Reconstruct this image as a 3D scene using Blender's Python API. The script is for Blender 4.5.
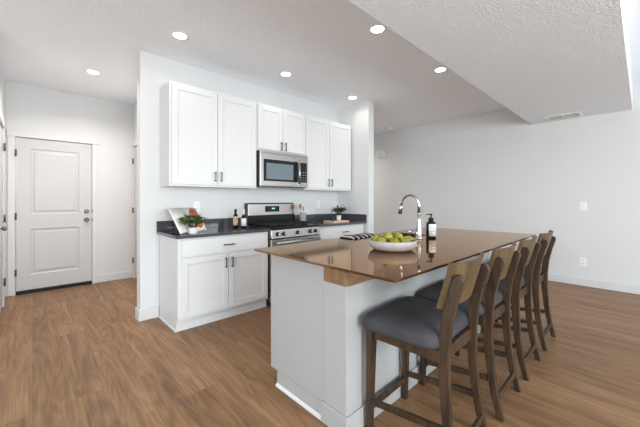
import bpy, bmesh, math, random
from mathutils import Vector, Matrix

for _o in list(bpy.data.objects):
    bpy.data.objects.remove(_o)
S = bpy.context.scene
C = S.collection
R = math.radians
random.seed(7)

# ------------------------------------------------------------------ camera
YAW = 0.8135
cam_d = bpy.data.cameras.new('camera')
cam = bpy.data.objects.new('camera', cam_d)
C.objects.link(cam)
cam.location = (0, 0, 1.2472)
cam.rotation_euler = (math.pi / 2, 0, YAW - math.pi / 2)
cam_d.sensor_width = 36
cam_d.lens = 305.0 / 640 * 36
cam_d.shift_y = -(213.5 - 199.77) / 640
cam_d.clip_start = 0.05
S.camera = cam

# ------------------------------------------------------------------ world, light, exposure
S.view_settings.view_transform = 'Standard'
S.view_settings.look = 'None'
S.view_settings.gamma = 1
S.view_settings.use_curve_mapping = False
S.view_settings.exposure = 0.20
w = bpy.data.worlds.new('world')
S.world = w
w.use_nodes = True
bg = w.node_tree.nodes['Background']
sky = w.node_tree.nodes.new('ShaderNodeTexSky')
sky.sky_type = 'NISHITA'
sky.sun_elevation = R(40)
sky.sun_rotation = R(120)
sky.sun_disc = False
w.node_tree.links.new(sky.outputs[0], bg.inputs[0])
bg.inputs[1].default_value = 0.25
S.cycles.use_denoising = True
S.cycles.max_bounces = 12
S.cycles.diffuse_bounces = 8
S.cycles.sample_clamp_indirect = 8


def area(name, loc, rot, sx, sy, power, col=(1, 1, 1), parent=None, shape='RECTANGLE', spread=180):
    d = bpy.data.lights.new(name, 'AREA')
    d.shape = shape
    d.size = sx
    if shape == 'RECTANGLE':
        d.size_y = sy
    d.energy = power
    d.color = col
    d.spread = R(spread)
    o = bpy.data.objects.new(name, d)
    o.location = loc
    o.rotation_euler = rot
    C.objects.link(o)
    if parent:
        o.parent = parent
    return o


# daylight lamps in unseen living area windows: two behind the camera, one added left
area('window_daylight', (4.0, -3.93, 1.35), (R(90), 0, 0), 2.6, 2.1, 75, (0.86, 0.95, 1.0))
area('window_daylight', (0.3, -3.93, 1.45), (R(90), 0, 0), 2.4, 1.7, 235, (0.87, 0.955, 1.0))
area('window_daylight', (-2.93, 0.3, 1.45), (R(90), 0, R(-90)), 2.4, 1.7, 110, (0.88, 0.96, 1.0))  # added as fill from the left side
LAMP_POWER = 4.5
LAMP_COL = (1.0, 0.95, 0.90)


# ------------------------------------------------------------------ materials
def srgb(r, g, b):
    f = lambda c: c / 12.92 if c <= 0.04045 else ((c + 0.055) / 1.055) ** 2.4
    return (f(r / 255), f(g / 255), f(b / 255), 1)


def mat(name, col, rough=0.5, metal=0.0, ior=1.45, emit=None, estr=0.0, spec=0.5, coat=0, trans=0):
    m = bpy.data.materials.new(name)
    m.use_nodes = True
    b = m.node_tree.nodes['Principled BSDF']
    b.inputs['Base Color'].default_value = col
    b.inputs['Roughness'].default_value = rough
    b.inputs['Metallic'].default_value = metal
    b.inputs['IOR'].default_value = ior
    b.inputs['Specular IOR Level'].default_value = spec
    b.inputs['Coat Weight'].default_value = coat
    b.inputs['Transmission Weight'].default_value = trans
    if emit:
        b.inputs['Emission Color'].default_value = emit
        b.inputs['Emission Strength'].default_value = estr
    return m


def nodes(m):
    nt = m.node_tree
    return nt, nt.nodes['Principled BSDF'], (lambda t: nt.nodes.new(t)), (lambda a, b: nt.links.new(a, b))


def bumped(m, scale, strength, dist=0.002, detail=3, lo=0.4, hi=0.6):
    nt, b, N, Lk = nodes(m)
    tc = N('ShaderNodeTexCoord')
    n = N('ShaderNodeTexNoise')
    n.inputs['Scale'].default_value = scale
    n.inputs['Detail'].default_value = detail
    Lk(tc.outputs['Object'], n.inputs['Vector'])
    r = N('ShaderNodeMapRange')
    r.inputs['From Min'].default_value = lo
    r.inputs['From Max'].default_value = hi
    Lk(n.outputs['Fac'], r.inputs['Value'])
    bp = N('ShaderNodeBump')
    bp.inputs['Strength'].default_value = strength
    bp.inputs['Distance'].default_value = dist
    Lk(r.outputs[0], bp.inputs['Height'])
    Lk(bp.outputs[0], b.inputs['Normal'])
    return m


def varied(m, c1, c2, scale, stretch=(1, 1, 1), detail=4, lo=0.35, hi=0.65, bump=0.0, distort=0.0):
    """colour that wanders between two tones with (stretched) noise"""
    nt, b, N, Lk = nodes(m)
    tc = N('ShaderNodeTexCoord')
    oi = N('ShaderNodeObjectInfo')
    mp = N('ShaderNodeMapping')
    mp.inputs['Scale'].default_value = stretch
    va = N('ShaderNodeVectorMath')
    va.operation = 'ADD'
    ml = N('ShaderNodeVectorMath')
    ml.operation = 'SCALE'
    ml.inputs['Scale'].default_value = 7.0
    cb = N('ShaderNodeCombineXYZ')
    Lk(oi.outputs['Random'], cb.inputs[0])
    Lk(oi.outputs['Random'], cb.inputs[1])
    Lk(cb.outputs[0], ml.inputs[0])
    Lk(tc.outputs['Object'], va.inputs[0])
    Lk(ml.outputs[0], va.inputs[1])
    Lk(va.outputs[0], mp.inputs['Vector'])
    n = N('ShaderNodeTexNoise')
    n.inputs['Scale'].default_value = scale
    n.inputs['Detail'].default_value = detail
    n.inputs['Distortion'].default_value = distort
    Lk(mp.outputs[0], n.inputs['Vector'])
    r = N('ShaderNodeValToRGB')
    r.color_ramp.elements[0].position = lo
    r.color_ramp.elements[0].color = c1
    r.color_ramp.elements[1].position = hi
    r.color_ramp.elements[1].color = c2
    Lk(n.outputs['Fac'], r.inputs[0])
    Lk(r.outputs[0], b.inputs['Base Color'])
    if bump:
        bp = N('ShaderNodeBump')
        bp.inputs['Strength'].default_value = bump
        bp.inputs['Distance'].default_value = 0.001
        Lk(n.outputs['Fac'], bp.inputs['Height'])
        Lk(bp.outputs[0], b.inputs['Normal'])
    return m


M = {}
M['wall'] = bumped(mat('wall_paint', srgb(212, 212, 212), 0.75), 180, 0.12, 0.001)
M['ceiling'] = bumped(mat('ceiling_paint', srgb(240, 243, 247), 0.85), 60, 0.4, 0.003)
M['soffit'] = bumped(mat('ceiling_orange_peel', srgb(233, 237, 242), 0.85), 66, 0.5, 0.0035, 3, 0.42, 0.62)
M['trim'] = mat('white_trim', srgb(208, 208, 208), 0.4)
M['door'] = mat('door_paint', srgb(192, 191, 190), 0.42)
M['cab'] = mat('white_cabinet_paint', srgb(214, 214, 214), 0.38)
M['island'] = mat('island_paint', srgb(165, 164, 163), 0.42)  # white paint set darker to stand in for the dimmer light here
M['steel'] = mat('brushed_steel', srgb(190, 188, 185), 0.28, 1.0)
M['darksteel'] = mat('dark_steel', srgb(120, 120, 122), 0.3, 1.0)
M['chrome'] = mat('chrome', srgb(200, 200, 202), 0.1, 1.0)
M['nickel'] = mat('satin_nickel', srgb(150, 146, 140), 0.28, 1.0)
M['pull'] = mat('dark_nickel_pull', srgb(96, 92, 88), 0.35, 1.0)
M['black'] = mat('black_enamel', srgb(14, 14, 15), 0.25)
M['blackmatte'] = mat('black_cast_iron', srgb(20, 20, 21), 0.6)
M['blackglass'] = mat('black_glass', srgb(10, 10, 12), 0.05)
M['ovenwindow'] = mat('microwave_window', srgb(105, 122, 128), 0.12)
M['hinge'] = mat('hinge_metal', srgb(95, 92, 88), 0.4, 1.0)
M['plastic'] = mat('white_plastic', srgb(232, 232, 230), 0.35)
M['slot'] = mat('outlet_slot', srgb(90, 90, 90), 0.6)
M['rubber'] = mat('black_rubber', srgb(14, 14, 14), 0.7)
M['beam'] = varied(mat('raw_osb_beam', srgb(140, 98, 66), 0.7), srgb(116, 88, 58), srgb(136, 106, 74), 30, (0.3, 1, 1))
M['fabric'] = bumped(varied(mat('slate_fabric', srgb(60, 61, 66), 0.85), srgb(52, 51, 54), srgb(62, 61, 64), 6, detail=2), 500, 0.2, 0.0008)
M['bowl'] = bumped(varied(mat('speckled_ceramic', srgb(196, 188, 184), 0.55), srgb(164, 155, 150), srgb(172, 163, 158), 50, detail=5), 90, 0.1, 0.001)
M['amber'] = mat('dark_amber_glass', srgb(24, 14, 10), 0.08)
M['label'] = mat('paper_label', srgb(222, 220, 216), 0.6)
M['ink'] = mat('label_ink', srgb(70, 68, 66), 0.7)
M['tanlabel'] = varied(mat('gold_label', srgb(190, 150, 80), 0.6), srgb(186, 148, 84), srgb(220, 205, 180), 40, (1, 1, 0.6), lo=.45, hi=.55)
M['potwhite'] = mat('white_pot', srgb(215, 215, 216), 0.45)
M['navy'] = mat('navy_glaze', srgb(28, 34, 48), 0.25)
M['greypot'] = bumped(mat('pale_grey_stoneware', srgb(150, 154, 166), 0.5), 80, .2, .001)
M['soil'] = bumped(mat('potting_soil', srgb(48, 36, 28), 0.95), 120, 1, .004)
M['leaf'] = varied(mat('green_leaf', srgb(70, 98, 48), 0.5), srgb(44, 74, 34), srgb(112, 136, 66), 25, detail=2)
M['leafdark'] = varied(mat('dark_green_leaf', srgb(38, 62, 34), 0.45), srgb(26, 46, 24), srgb(70, 98, 52), 25, detail=2)
M['stem'] = mat('stem', srgb(90, 84, 50), 0.7)
M['apple'] = varied(mat('apple_skin', srgb(150, 160, 40), 0.32, coat=.2), srgb(104, 108, 18), srgb(158, 146, 40), 14, detail=3)
M['board'] = varied(mat('maple_board', srgb(206, 166, 130), 0.5), srgb(206, 168, 142), srgb(220, 188, 164), 20, (0.2, 2, 1))
M['spoon'] = varied(mat('wooden_spoon', srgb(176, 104, 56), 0.5), srgb(160, 90, 46), srgb(192, 122, 72), 30, (1, 1, .2))
M['lamp'] = mat('lamp_lens', (1, 1, 1, 1), 0.5, emit=(1, 0.95, 0.88, 1), estr=9)
M['digits'] = mat('display_digits', (0.2, 0.5, 0.6, 1), 0.5, emit=(0.6, 0.85, 1, 1), estr=.35)
M['void'] = mat('dark_gap', srgb(10, 9, 9), 0.9)
M['frame'] = mat('window_vinyl', srgb(235, 235, 235), 0.4)

# stool woods (grain along z for legs, along x for the back panel)
M['wood_leg'] = varied(mat('stool_leg_wood', srgb(76, 58, 42), 0.42), srgb(40, 28, 19), srgb(72, 52, 34), 14, (3, 3, .35), detail=6, bump=.2)
M['wood_back'] = varied(mat('stool_back_wood', srgb(150, 118, 78), 0.42), srgb(64, 49, 30), srgb(102, 82, 54), 9, (2.4, 1, .5), detail=7, lo=.3, hi=.7, bump=.15, distort=.6)

# quartz
M['quartz_dark'] = varied(mat('slate_quartz', srgb(72, 70, 75), 0.09, ior=1.6), srgb(70, 69, 75), srgb(74, 73, 79), 60, detail=5)
M['quartz'] = varied(mat('brown_quartz', srgb(120, 86, 62), 0.05, metal=.88, ior=1.5), srgb(134, 103, 82), srgb(142, 110, 88), 120, detail=5)
M['quartz'].node_tree.nodes['Principled BSDF'].inputs['Specular Tint'].default_value = (1, .82, .645, 1)


def floor_mat():
    m = mat('oak_vinyl_planks', srgb(150, 115, 85), 0.4, spec=.2)
    nt, b, N, Lk = nodes(m)
    tc = N('ShaderNodeTexCoord')
    sp = N('ShaderNodeSeparateXYZ')
    Lk(tc.outputs['Object'], sp.inputs[0])
    cb = N('ShaderNodeCombineXYZ')
    Lk(sp.outputs[1], cb.inputs[0])
    Lk(sp.outputs[0], cb.inputs[1])
    br = N('ShaderNodeTexBrick')
    br.offset = 0.37
    br.inputs['Scale'].default_value = 1
    br.inputs['Brick Width'].default_value = 1.22
    br.inputs['Row Height'].default_value = 0.182
    br.inputs['Mortar Size'].default_value = 0.0012
    br.inputs['Mortar Smooth'].default_value = 0.3
    br.inputs['Color1'].default_value = (0, 0, 0, 1)
    br.inputs['Color2'].default_value = (1, 1, 1, 1)
    br.inputs['Mortar'].default_value = (0.5, 0.5, 0.5, 1)
    Lk(cb.outputs[0], br.inputs['Vector'])
    rnd = N('ShaderNodeSeparateColor')
    Lk(br.outputs['Color'], rnd.inputs[0])
    # per-plank offset of the grain
    sh = N('ShaderNodeVectorMath'); sh.operation = 'SCALE'; sh.inputs['Scale'].default_value = 23.0
    Lk(br.outputs['Color'], sh.inputs[0])
    ad = N('ShaderNodeVectorMath'); ad.operation = 'ADD'
    Lk(cb.outputs[0], ad.inputs[0]); Lk(sh.outputs[0], ad.inputs[1])
    mp = N('ShaderNodeMapping'); mp.inputs['Scale'].default_value = (0.55, 6.0, 1)
    Lk(ad.outputs[0], mp.inputs[0])
    n1 = N('ShaderNodeTexNoise'); n1.inputs['Scale'].default_value = 2.2; n1.inputs['Detail'].default_value = 4; n1.inputs['Distortion'].default_value = .8
    Lk(mp.outputs[0], n1.inputs['Vector'])
    mp2 = N('ShaderNodeMapping'); mp2.inputs['Scale'].default_value = (1.6, 38.0, 1)
    Lk(ad.outputs[0], mp2.inputs[0])
    n2 = N('ShaderNodeTexNoise'); n2.inputs['Scale'].default_value = 2.0; n2.inputs['Detail'].default_value = 4
    Lk(mp2.outputs[0], n2.inputs['Vector'])
    # sum
    def math_(op, a, bb):
        k = N('ShaderNodeMath'); k.operation = op
        for i, v in enumerate((a, bb)):
            if isinstance(v, (int, float)): k.inputs[i].default_value = v
            else: Lk(v, k.inputs[i])
        return k.outputs[0]
    s = math_('ADD', math_('MULTIPLY', n1.outputs['Fac'], 0.46), math_('MULTIPLY', n2.outputs['Fac'], 0.38))
    mp3 = N('ShaderNodeMapping'); mp3.inputs['Scale'].default_value = (0.42, 3.2, 1)
    Lk(ad.outputs[0], mp3.inputs[0])
    n3 = N('ShaderNodeTexNoise'); n3.inputs['Scale'].default_value = 2.0; n3.inputs['Detail'].default_value = 1.5; n3.inputs['Distortion'].default_value = .5
    Lk(mp3.outputs[0], n3.inputs['Vector'])
    ring = math_('SINE', math_('MULTIPLY', n3.outputs['Fac'], 62.0), 0)
    s = math_('ADD', s, math_('MULTIPLY', ring, 0.048))
    s = math_('ADD', s, math_('MULTIPLY', rnd.outputs[0], 0.12))
    mp4 = N('ShaderNodeMapping'); mp4.inputs['Scale'].default_value = (0.3, 11.0, 1); mp4.inputs['Location'].default_value = (5, 9, 0)
    Lk(ad.outputs[0], mp4.inputs[0])
    n4 = N('ShaderNodeTexNoise'); n4.inputs['Scale'].default_value = 1.6; n4.inputs['Detail'].default_value = 1; n4.inputs['Distortion'].default_value = .3
    Lk(mp4.outputs[0], n4.inputs['Vector'])
    mr4 = N('ShaderNodeMapRange'); mr4.inputs['From Min'].default_value = .66; mr4.inputs['From Max'].default_value = .72; mr4.inputs['To Max'].default_value = .14
    Lk(n4.outputs['Fac'], mr4.inputs[0])
    s = math_('ADD', s, mr4.outputs[0])
    r = N('ShaderNodeValToRGB')
    e = r.color_ramp.elements
    e[0].position = 0.32; e[0].color = srgb(108, 82, 60)
    e[1].position = 0.66; e[1].color = srgb(154, 120, 89)
    k = e.new(0.48); k.color = srgb(133, 100, 71)
    Lk(s, r.inputs[0])
    mx = N('ShaderNodeMix'); mx.data_type = 'RGBA'
    mf = math_('MULTIPLY', br.outputs['Fac'], 0.55)
    Lk(mf, mx.inputs[0]); Lk(r.outputs[0], mx.inputs[6])
    mx.inputs[7].default_value = srgb(150, 117, 90)
    Lk(mx.outputs[2], b.inputs['Base Color'])
    rr = N('ShaderNodeMapRange'); rr.inputs['To Min'].default_value = 0.33; rr.inputs['To Max'].default_value = 0.48
    Lk(n2.outputs['Fac'], rr.inputs[0]); Lk(rr.outputs[0], b.inputs['Roughness'])
    bp = N('ShaderNodeBump'); bp.inputs['Strength'].default_value = 0.12; bp.inputs['Distance'].default_value = 0.001
    Lk(n2.outputs['Fac'], bp.inputs['Height']); Lk(bp.outputs[0], b.inputs['Normal'])
    return m


M['floor'] = floor_mat()


def book_mat(kind):
    """printed page of an open cookbook: uv 0..1 across the page"""
    m = mat('cookbook_' + kind, srgb(238, 235, 230), 0.5)
    nt, b, N, Lk = nodes(m)
    uv = N('ShaderNodeUVMap')
    if kind == 'photo_page':
        v = N('ShaderNodeTexVoronoi'); v.inputs['Scale'].default_value = 4.2
        mp = N('ShaderNodeMapping'); mp.inputs['Location'].default_value = (3.1, 1.7, 0)
        Lk(uv.outputs[0], mp.inputs[0]); Lk(mp.outputs[0], v.inputs['Vector'])
        sc = N('ShaderNodeSeparateColor'); Lk(v.outputs['Color'], sc.inputs[0])
        r = N('ShaderNodeValToRGB'); r.color_ramp.interpolation = 'CONSTANT'
        e = r.color_ramp.elements
        e[0].position = 0; e[0].color = srgb(206, 74, 40)
        e[1].position = .35; e[1].color = srgb(190, 140, 120)
        for p, c in ((.5, (44, 34, 34)), (.62, (222, 100, 52)), (.8, (228, 214, 200)), (.9, (150, 40, 34))):
            q = e.new(p); q.color = srgb(*c)
        Lk(sc.outputs[0], r.inputs[0])
        # picture fills an oval in the upper part of the page, white elsewhere
        vm = N('ShaderNodeVectorMath'); vm.operation = 'SUBTRACT'; vm.inputs[1].default_value = (0.55, 0.52, 0)
        Lk(uv.outputs[0], vm.inputs[0])
        vs = N('ShaderNodeVectorMath'); vs.operation = 'MULTIPLY'; vs.inputs[1].default_value = (1.1, 1.0, 1)
        Lk(vm.outputs[0], vs.inputs[0])
        ln = N('ShaderNodeVectorMath'); ln.operation = 'LENGTH'; Lk(vs.outputs[0], ln.inputs[0])
        lt = N('ShaderNodeMath'); lt.operation = 'LESS_THAN'; lt.inputs[1].default_value = 0.44
        Lk(ln.outputs['Value'], lt.inputs[0])
        mx = N('ShaderNodeMix'); mx.data_type = 'RGBA'
        Lk(lt.outputs[0], mx.inputs[0]); mx.inputs[6].default_value = srgb(238, 235, 230); Lk(r.outputs[0], mx.inputs[7])
        Lk(mx.outputs[2], b.inputs['Base Color'])
    return m


M['page'] = mat('cookbook_page', srgb(236, 233, 228), 0.5)
M['photo_page'] = book_mat('photo_page')


def stripe_mat():
    m = mat('striped_towel', srgb(20, 20, 22), 0.9)
    nt, b, N, Lk = nodes(m)
    tc = N('ShaderNodeTexCoord')
    sp = N('ShaderNodeSeparateXYZ'); Lk(tc.outputs['Object'], sp.inputs[0])
    mu = N('ShaderNodeMath'); mu.operation = 'MULTIPLY'; mu.inputs[1].default_value = 1 / 0.06
    Lk(sp.outputs[0], mu.inputs[0])
    fr = N('ShaderNodeMath'); fr.operation = 'FRACT'; Lk(mu.outputs[0], fr.inputs[0])
    lt = N('ShaderNodeMath'); lt.operation = 'LESS_THAN'; lt.inputs[1].default_value = 0.22
    Lk(fr.outputs[0], lt.inputs[0])
    mx = N('ShaderNodeMix'); mx.data_type = 'RGBA'
    Lk(lt.outputs[0], mx.inputs[0]); mx.inputs[6].default_value = srgb(22, 21, 22); mx.inputs[7].default_value = srgb(196, 190, 184)
    Lk(mx.outputs[2], b.inputs['Base Color'])
    return m


M['towel'] = stripe_mat()


# ------------------------------------------------------------------ geometry helpers
class MB:
    def __init__(s):
        s.b = bmesh.new()

    def box(s, a, c, bev=0.0, seg=1):
        x0, y0, z0 = [min(p, q) for p, q in zip(a, c)]
        x1, y1, z1 = [max(p, q) for p, q in zip(a, c)]
        b = s.b
        v = [b.verts.new(p) for p in ((x0, y0, z0), (x1, y0, z0), (x1, y1, z0), (x0, y1, z0), (x0, y0, z1), (x1, y0, z1), (x1, y1, z1), (x0, y1, z1))]
        fs = [b.faces.new([v[i] for i in q]) for q in ((0, 3, 2, 1), (4, 5, 6, 7), (0, 1, 5, 4), (1, 2, 6, 5), (2, 3, 7, 6), (3, 0, 4, 7))]
        if bev:
            es = list({e for f in fs for e in f.edges})
            bmesh.ops.bevel(b, geom=es, offset=bev, segments=seg, affect='EDGES', profile=0.5)
        return s

    def prism(s, pts, axis, a, c, bev=0.0, smooth=False):
        """polygon pts (2D) extruded along axis from a to c"""
        b = s.b
        def P(p, t):
            if axis == 'x': return (t, p[0], p[1])
            if axis == 'y': return (p[0], t, p[1])
            return (p[0], p[1], t)
        v0 = [b.verts.new(P(p, a)) for p in pts]
        v1 = [b.verts.new(P(p, c)) for p in pts]
        n = len(pts)
        fs = [b.faces.new(v0), b.faces.new(v1[::-1])]
        sides = []
        for i in range(n):
            f = b.faces.new((v0[i], v1[i], v1[(i + 1) % n], v0[(i + 1) % n]))
            sides.append(f)
        bmesh.ops.recalc_face_normals(b, faces=fs + sides)
        if smooth:
            for f in sides: f.smooth = True
        if bev:
            es = list({e for f in fs for e in f.edges})
            bmesh.ops.bevel(b, geom=es, offset=bev, segments=2, affect='EDGES', profile=0.5)
        return s

    def tube(s, pts, rad, seg=10, cap=True, squash=1.0):
        b = s.b
        pts = [Vector(p) for p in pts]
        n = len(pts)
        if not hasattr(rad, '__len__'): rad = [rad] * n
        rings = []
        prev = None
        for i, p in enumerate(pts):
            t = (pts[min(i + 1, n - 1)] - pts[max(i - 1, 0)]).normalized()
            if prev is None:
                u = t.orthogonal().normalized()
            else:
                u = (prev - t * prev.dot(t)).normalized()
            prev = u
            w_ = t.cross(u)
            rings.append([b.verts.new(p + (u * math.cos(2 * math.pi * k / seg) + w_ * math.sin(2 * math.pi * k / seg) * squash) * rad[i]) for k in range(seg)])
        for i in range(n - 1):
            for k in range(seg):
                f = b.faces.new((rings[i][k], rings[i][(k + 1) % seg], rings[i + 1][(k + 1) % seg], rings[i + 1][k]))
                f.smooth = True
        if cap:
            b.faces.new(rings[0][::-1])
            b.faces.new(rings[-1])
        return s

    def lathe(s, prof, c=(0, 0, 0), seg=28, axis='z', smooth=True, sy=1.0):
        """profile [(r, h)] turned about an axis through c; ends closed"""
        b = s.b
        def P(r, h, a):
            x, y = r * math.cos(a), r * math.sin(a) * sy
            if axis == 'z': q = (x, y, h)
            elif axis == 'y': q = (x, h, -y)
            else: q = (h, y, -x)
            return (c[0] + q[0], c[1] + q[1], c[2] + q[2])
        rings = []
        for r, h in prof:
            if r < 1e-6:
                rings.append([b.verts.new(P(0, h, 0))])
            else:
                rings.append([b.verts.new(P(r, h, 2 * math.pi * k / seg)) for k in range(seg)])
        nf = []
        for A, B in zip(rings, rings[1:]):
            for k in range(seg):
                l = (k + 1) % seg
                if len(A) == 1 and len(B) == 1: continue
                if len(A) == 1: q = (A[0], B[l], B[k])
                elif len(B) == 1: q = (A[k], A[l], B[0])
                else: q = (A[k], A[l], B[l], B[k])
                f = b.faces.new(q); f.smooth = smooth; nf.append(f)
        if len(rings[0]) > 1: nf.append(b.faces.new(rings[0][::-1]))
        if len(rings[-1]) > 1: nf.append(b.faces.new(rings[-1]))
        bmesh.ops.recalc_face_normals(b, faces=nf)
        return s

    def loft(s, rings, smooth=True):
        b = s.b
        vr = [[b.verts.new(p) for p in r] for r in rings]
        n = len(vr[0])
        for A, B in zip(vr, vr[1:]):
            for k in range(n):
                f = b.faces.new((A[k], A[(k + 1) % n], B[(k + 1) % n], B[k])); f.smooth = smooth
        b.faces.new(vr[0][::-1])
        f = b.faces.new(vr[-1]); f.smooth = smooth
        return s

    def leaf(s, p, d, L, wd, nrm=None):
        """small folded leaf from p along d"""
        b = s.b
        d = Vector(d).normalized()
        side = d.cross(Vector((random.uniform(-.3, .3), random.uniform(-.3, .3), 1))).normalized()
        up = side.cross(d)
        p = Vector(p)
        prof = [(0, .08), (.3, .8), (.6, 1), (.85, .6), (1, .05)]
        ce, le, ri = [], [], []
        for t, ww in prof:
            m_ = p + d * L * t - up * L * 0.35 * t * t
            ce.append(b.verts.new(m_))
            le.append(b.verts.new(m_ + side * wd * ww * .5 + up * wd * .15 * ww))
            ri.append(b.verts.new(m_ - side * wd * ww * .5 + up * wd * .15 * ww))
        for i in range(4):
            for a_, c_ in ((ce, le), (ri, ce)):
                f = b.faces.new((a_[i], a_[i + 1], c_[i + 1], c_[i])); f.smooth = True
        return s

    def xf(s, mtx, start=0):
        s.b.verts.ensure_lookup_table()
        bmesh.ops.transform(s.b, matrix=mtx, verts=list(s.b.verts)[start:])
        return s


def wloc(o):
    v = Vector((0, 0, 0))
    while o:
        v += o.location
        o = o.parent
    return v


def part(name, mb, material, parent=None, label=None, world=True):
    """link mb as ONE mesh; with world=True the coordinates are world ones and shift to the parent's origin"""
    if parent is not None and world:
        bmesh.ops.translate(mb.b, vec=-wloc(parent), verts=mb.b.verts)
    me = bpy.data.meshes.new(name)
    mb.b.to_mesh(me)
    mb.b.free()
    me.materials.append(M[material])
    o = bpy.data.objects.new(name, me)
    C.objects.link(o)
    if parent is not None: o.parent = parent
    if label: o['label'] = label
    return o


def recentre(o, loc):
    """put a single-mesh thing's origin at loc without moving it"""
    o.data.transform(Matrix.Translation(-Vector(loc)))
    o.location = loc
    return o


def tag(o, label, cat, group=None, kind=None):
    o['label'] = label
    o['category'] = cat
    if group: o['group'] = group
    if kind: o['kind'] = kind
    return o


def thing(name, loc, label, cat, group=None, rz=0):
    o = bpy.data.objects.new(name, None)
    o.empty_display_size = 0.1
    C.objects.link(o)
    o.location = loc
    o.rotation_euler.z = rz
    return tag(o, label, cat, group)


def copy_tree(o, parent=None):
    c = o.copy()
    C.objects.link(c)
    if parent: c.parent = parent
    for ch in list(o.children):
        copy_tree(ch, c)
    return c


def struct(name, mb, material, parent=None, label=None):
    o = part(name, mb, material, parent)
    if parent is None:
        o['kind'] = 'structure'
    if label: o['label'] = label
    return o


def sring(cx, cy, hx, hy, r, z, n=6, taper=0.0):
    """rounded rectangle ring at height z"""
    pts = []
    r = min(r, hx * .99, hy * .99)
    for sx, sy, a0 in ((1, 1, 0), (-1, 1, 90), (-1, -1, 180), (1, -1, 270)):
        for k in range(n + 1):
            a = R(a0 + 90 * k / n)
            x = sx * (hx - r) + r * math.cos(a)
            y = sy * (hy - r) + r * math.sin(a)
            x *= 1 + taper * y / hy
            pts.append((cx + x, cy + y, z))
    return pts


# ------------------------------------------------------------------ room dimensions (metres)
H = 2.78
YK = 3.5474      # kitchen wall face
YD = 5.641       # wall with the entry door
XR = 5.8147      # right wall
XE = 0.8094      # free end of the kitchen wall
XW = 3.7705      # wing wall face
YW = 2.8994
XL = -0.25
XA = 1.19        # alcove side wall
YBACK = -4.0
XLL = -3.0

struct('floor', MB().box((XLL - .12, YBACK - .12, -.1), (XR + .12, YD + .12, 0)), 'floor', label='brown oak plank floor')
struct('ceiling', MB().box((XLL - .12, YBACK - .12, H), (XR + .12, YD + .12, H + .1)), 'ceiling')
struct('ceiling_soffit', MB().box((XLL, .094, 2.4502), (XR, 1.2209, H - .0005)), 'soffit', label='dropped textured ceiling beam')
struct('wall_kitchen', MB().box((XE, YK, 0), (XW + .13, YK + .13, H)), 'wall')
struct('wall_wing', MB().box((XW, YW, 0), (XW + .13, YK, H)), 'wall')
struct('wall_right', MB().box((XR, YBACK - .12, 0), (XR + .12, YD + .12, H)), 'wall')
struct('wall_alcove', MB().box((XA, YK + .13, 0), (XA + .12, 5.0, H)).box((XA, 5.0, 2.09), (XA + .12, 5.55, H)).box((XA, 5.55, 0), (XA + .12, YD, H)), 'wall')
struct('wall_hall', MB().box((XA + .12, YD, 0), (XR, YD + .12, H)), 'wall')
# wall with the entry door (opening x -.155...655, z 0..2.06)
DX0, DX1, DZ = -0.155, 0.655, 2.075
struct('wall_back', MB().box((XL - .12, YD, 0), (DX0, YD + .12, H)).box((DX1, YD, 0), (XA + .12, YD + .12, H)).box((DX0, YD, DZ), (DX1, YD + .12, H)), 'wall')
# left entry wall with a closet door
CY0, CY1 = 4.42, 5.10
struct('wall_left', MB().box((XL - .12, 4.0, 0), (XL, CY0, H)).box((XL - .12, CY1, 0), (XL, YD, H)).box((XL - .12, CY0, 2.08), (XL, CY1, H)), 'wall')
struct('wall_return', MB().box((XLL - .12, 4.0, 0), (XL - .12, 4.12, H)), 'wall')


def wall_holes(axis, fixed, t, lo, hi, holes):
    """wall slab made of boxes around window holes; holes = [(a0,a1,z0,z1)] sorted"""
    mb = MB()
    def B(a0, a1, z0, z1):
        if axis == 'x': mb.box((a0, fixed, z0), (a1, fixed + t, z1))
        else: mb.box((fixed, a0, z0), (fixed + t, a1, z1))
    cur = lo
    for a0, a1, z0, z1 in holes:
        B(cur, a0, 0, H)
        if z0 > 0: B(a0, a1, 0, z0)
        B(a0, a1, z1, H)
        cur = a1
    B(cur, hi, 0, H)
    return mb


struct('wall_rear', wall_holes('x', YBACK - .12, .12, XLL, XR, [(-.95, 1.55, .55, 2.35), (2.65, 5.35, .25, 2.45)]), 'wall')
struct('wall_living', wall_holes('y', XLL - .12, .12, YBACK, 4.0, [(-.95, 1.55, .55, 2.35)]), 'wall')


def window(n, axis, fixed, a0, a1, z0, z1, mull):
    mb = MB()
    def B(p0, p1, q0, q1, d0=-.09, d1=-.03):
        if axis == 'x': mb.box((p0, fixed + d0, q0), (p1, fixed + d1, q1))
        else: mb.box((fixed + d0, p0, q0), (fixed + d1, p1, q1))
    f = .045
    B(a0, a1, z0, z0 + f); B(a0, a1, z1 - f, z1); B(a0, a0 + f, z0 + f, z1 - f); B(a1 - f, a1, z0 + f, z1 - f)
    for k in range(1, mull):
        c = a0 + (a1 - a0) * k / mull
        B(c - .025, c + .025, z0 + f, z1 - f)
    o = struct('window_%d' % n, mb, 'frame')
    return o


window(1, 'x', YBACK, -.95, 1.55, .55, 2.35, 2)
window(2, 'x', YBACK, 2.65, 5.35, .25, 2.45, 2)
window(3, 'y', XLL, -.95, 1.55, .55, 2.35, 2)  # unseen window added to hold the left fill lamp

# baseboards
BH, BT = .112, .014


def bboard(name, p, q, normal):
    """p,q floor points of the wall face, normal = which way the board stands out"""
    mb = MB()
    (x0, y0), (x1, y1) = p, q
    nx, ny = normal
    mb.box((min(x0, x1, x0 + nx * BT), min(y0, y1, y0 + ny * BT), 0), (max(x0, x1, x0 + nx * BT), max(y0, y1, y0 + ny * BT), BH), .003)
    return struct(name, mb, 'trim')


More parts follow.
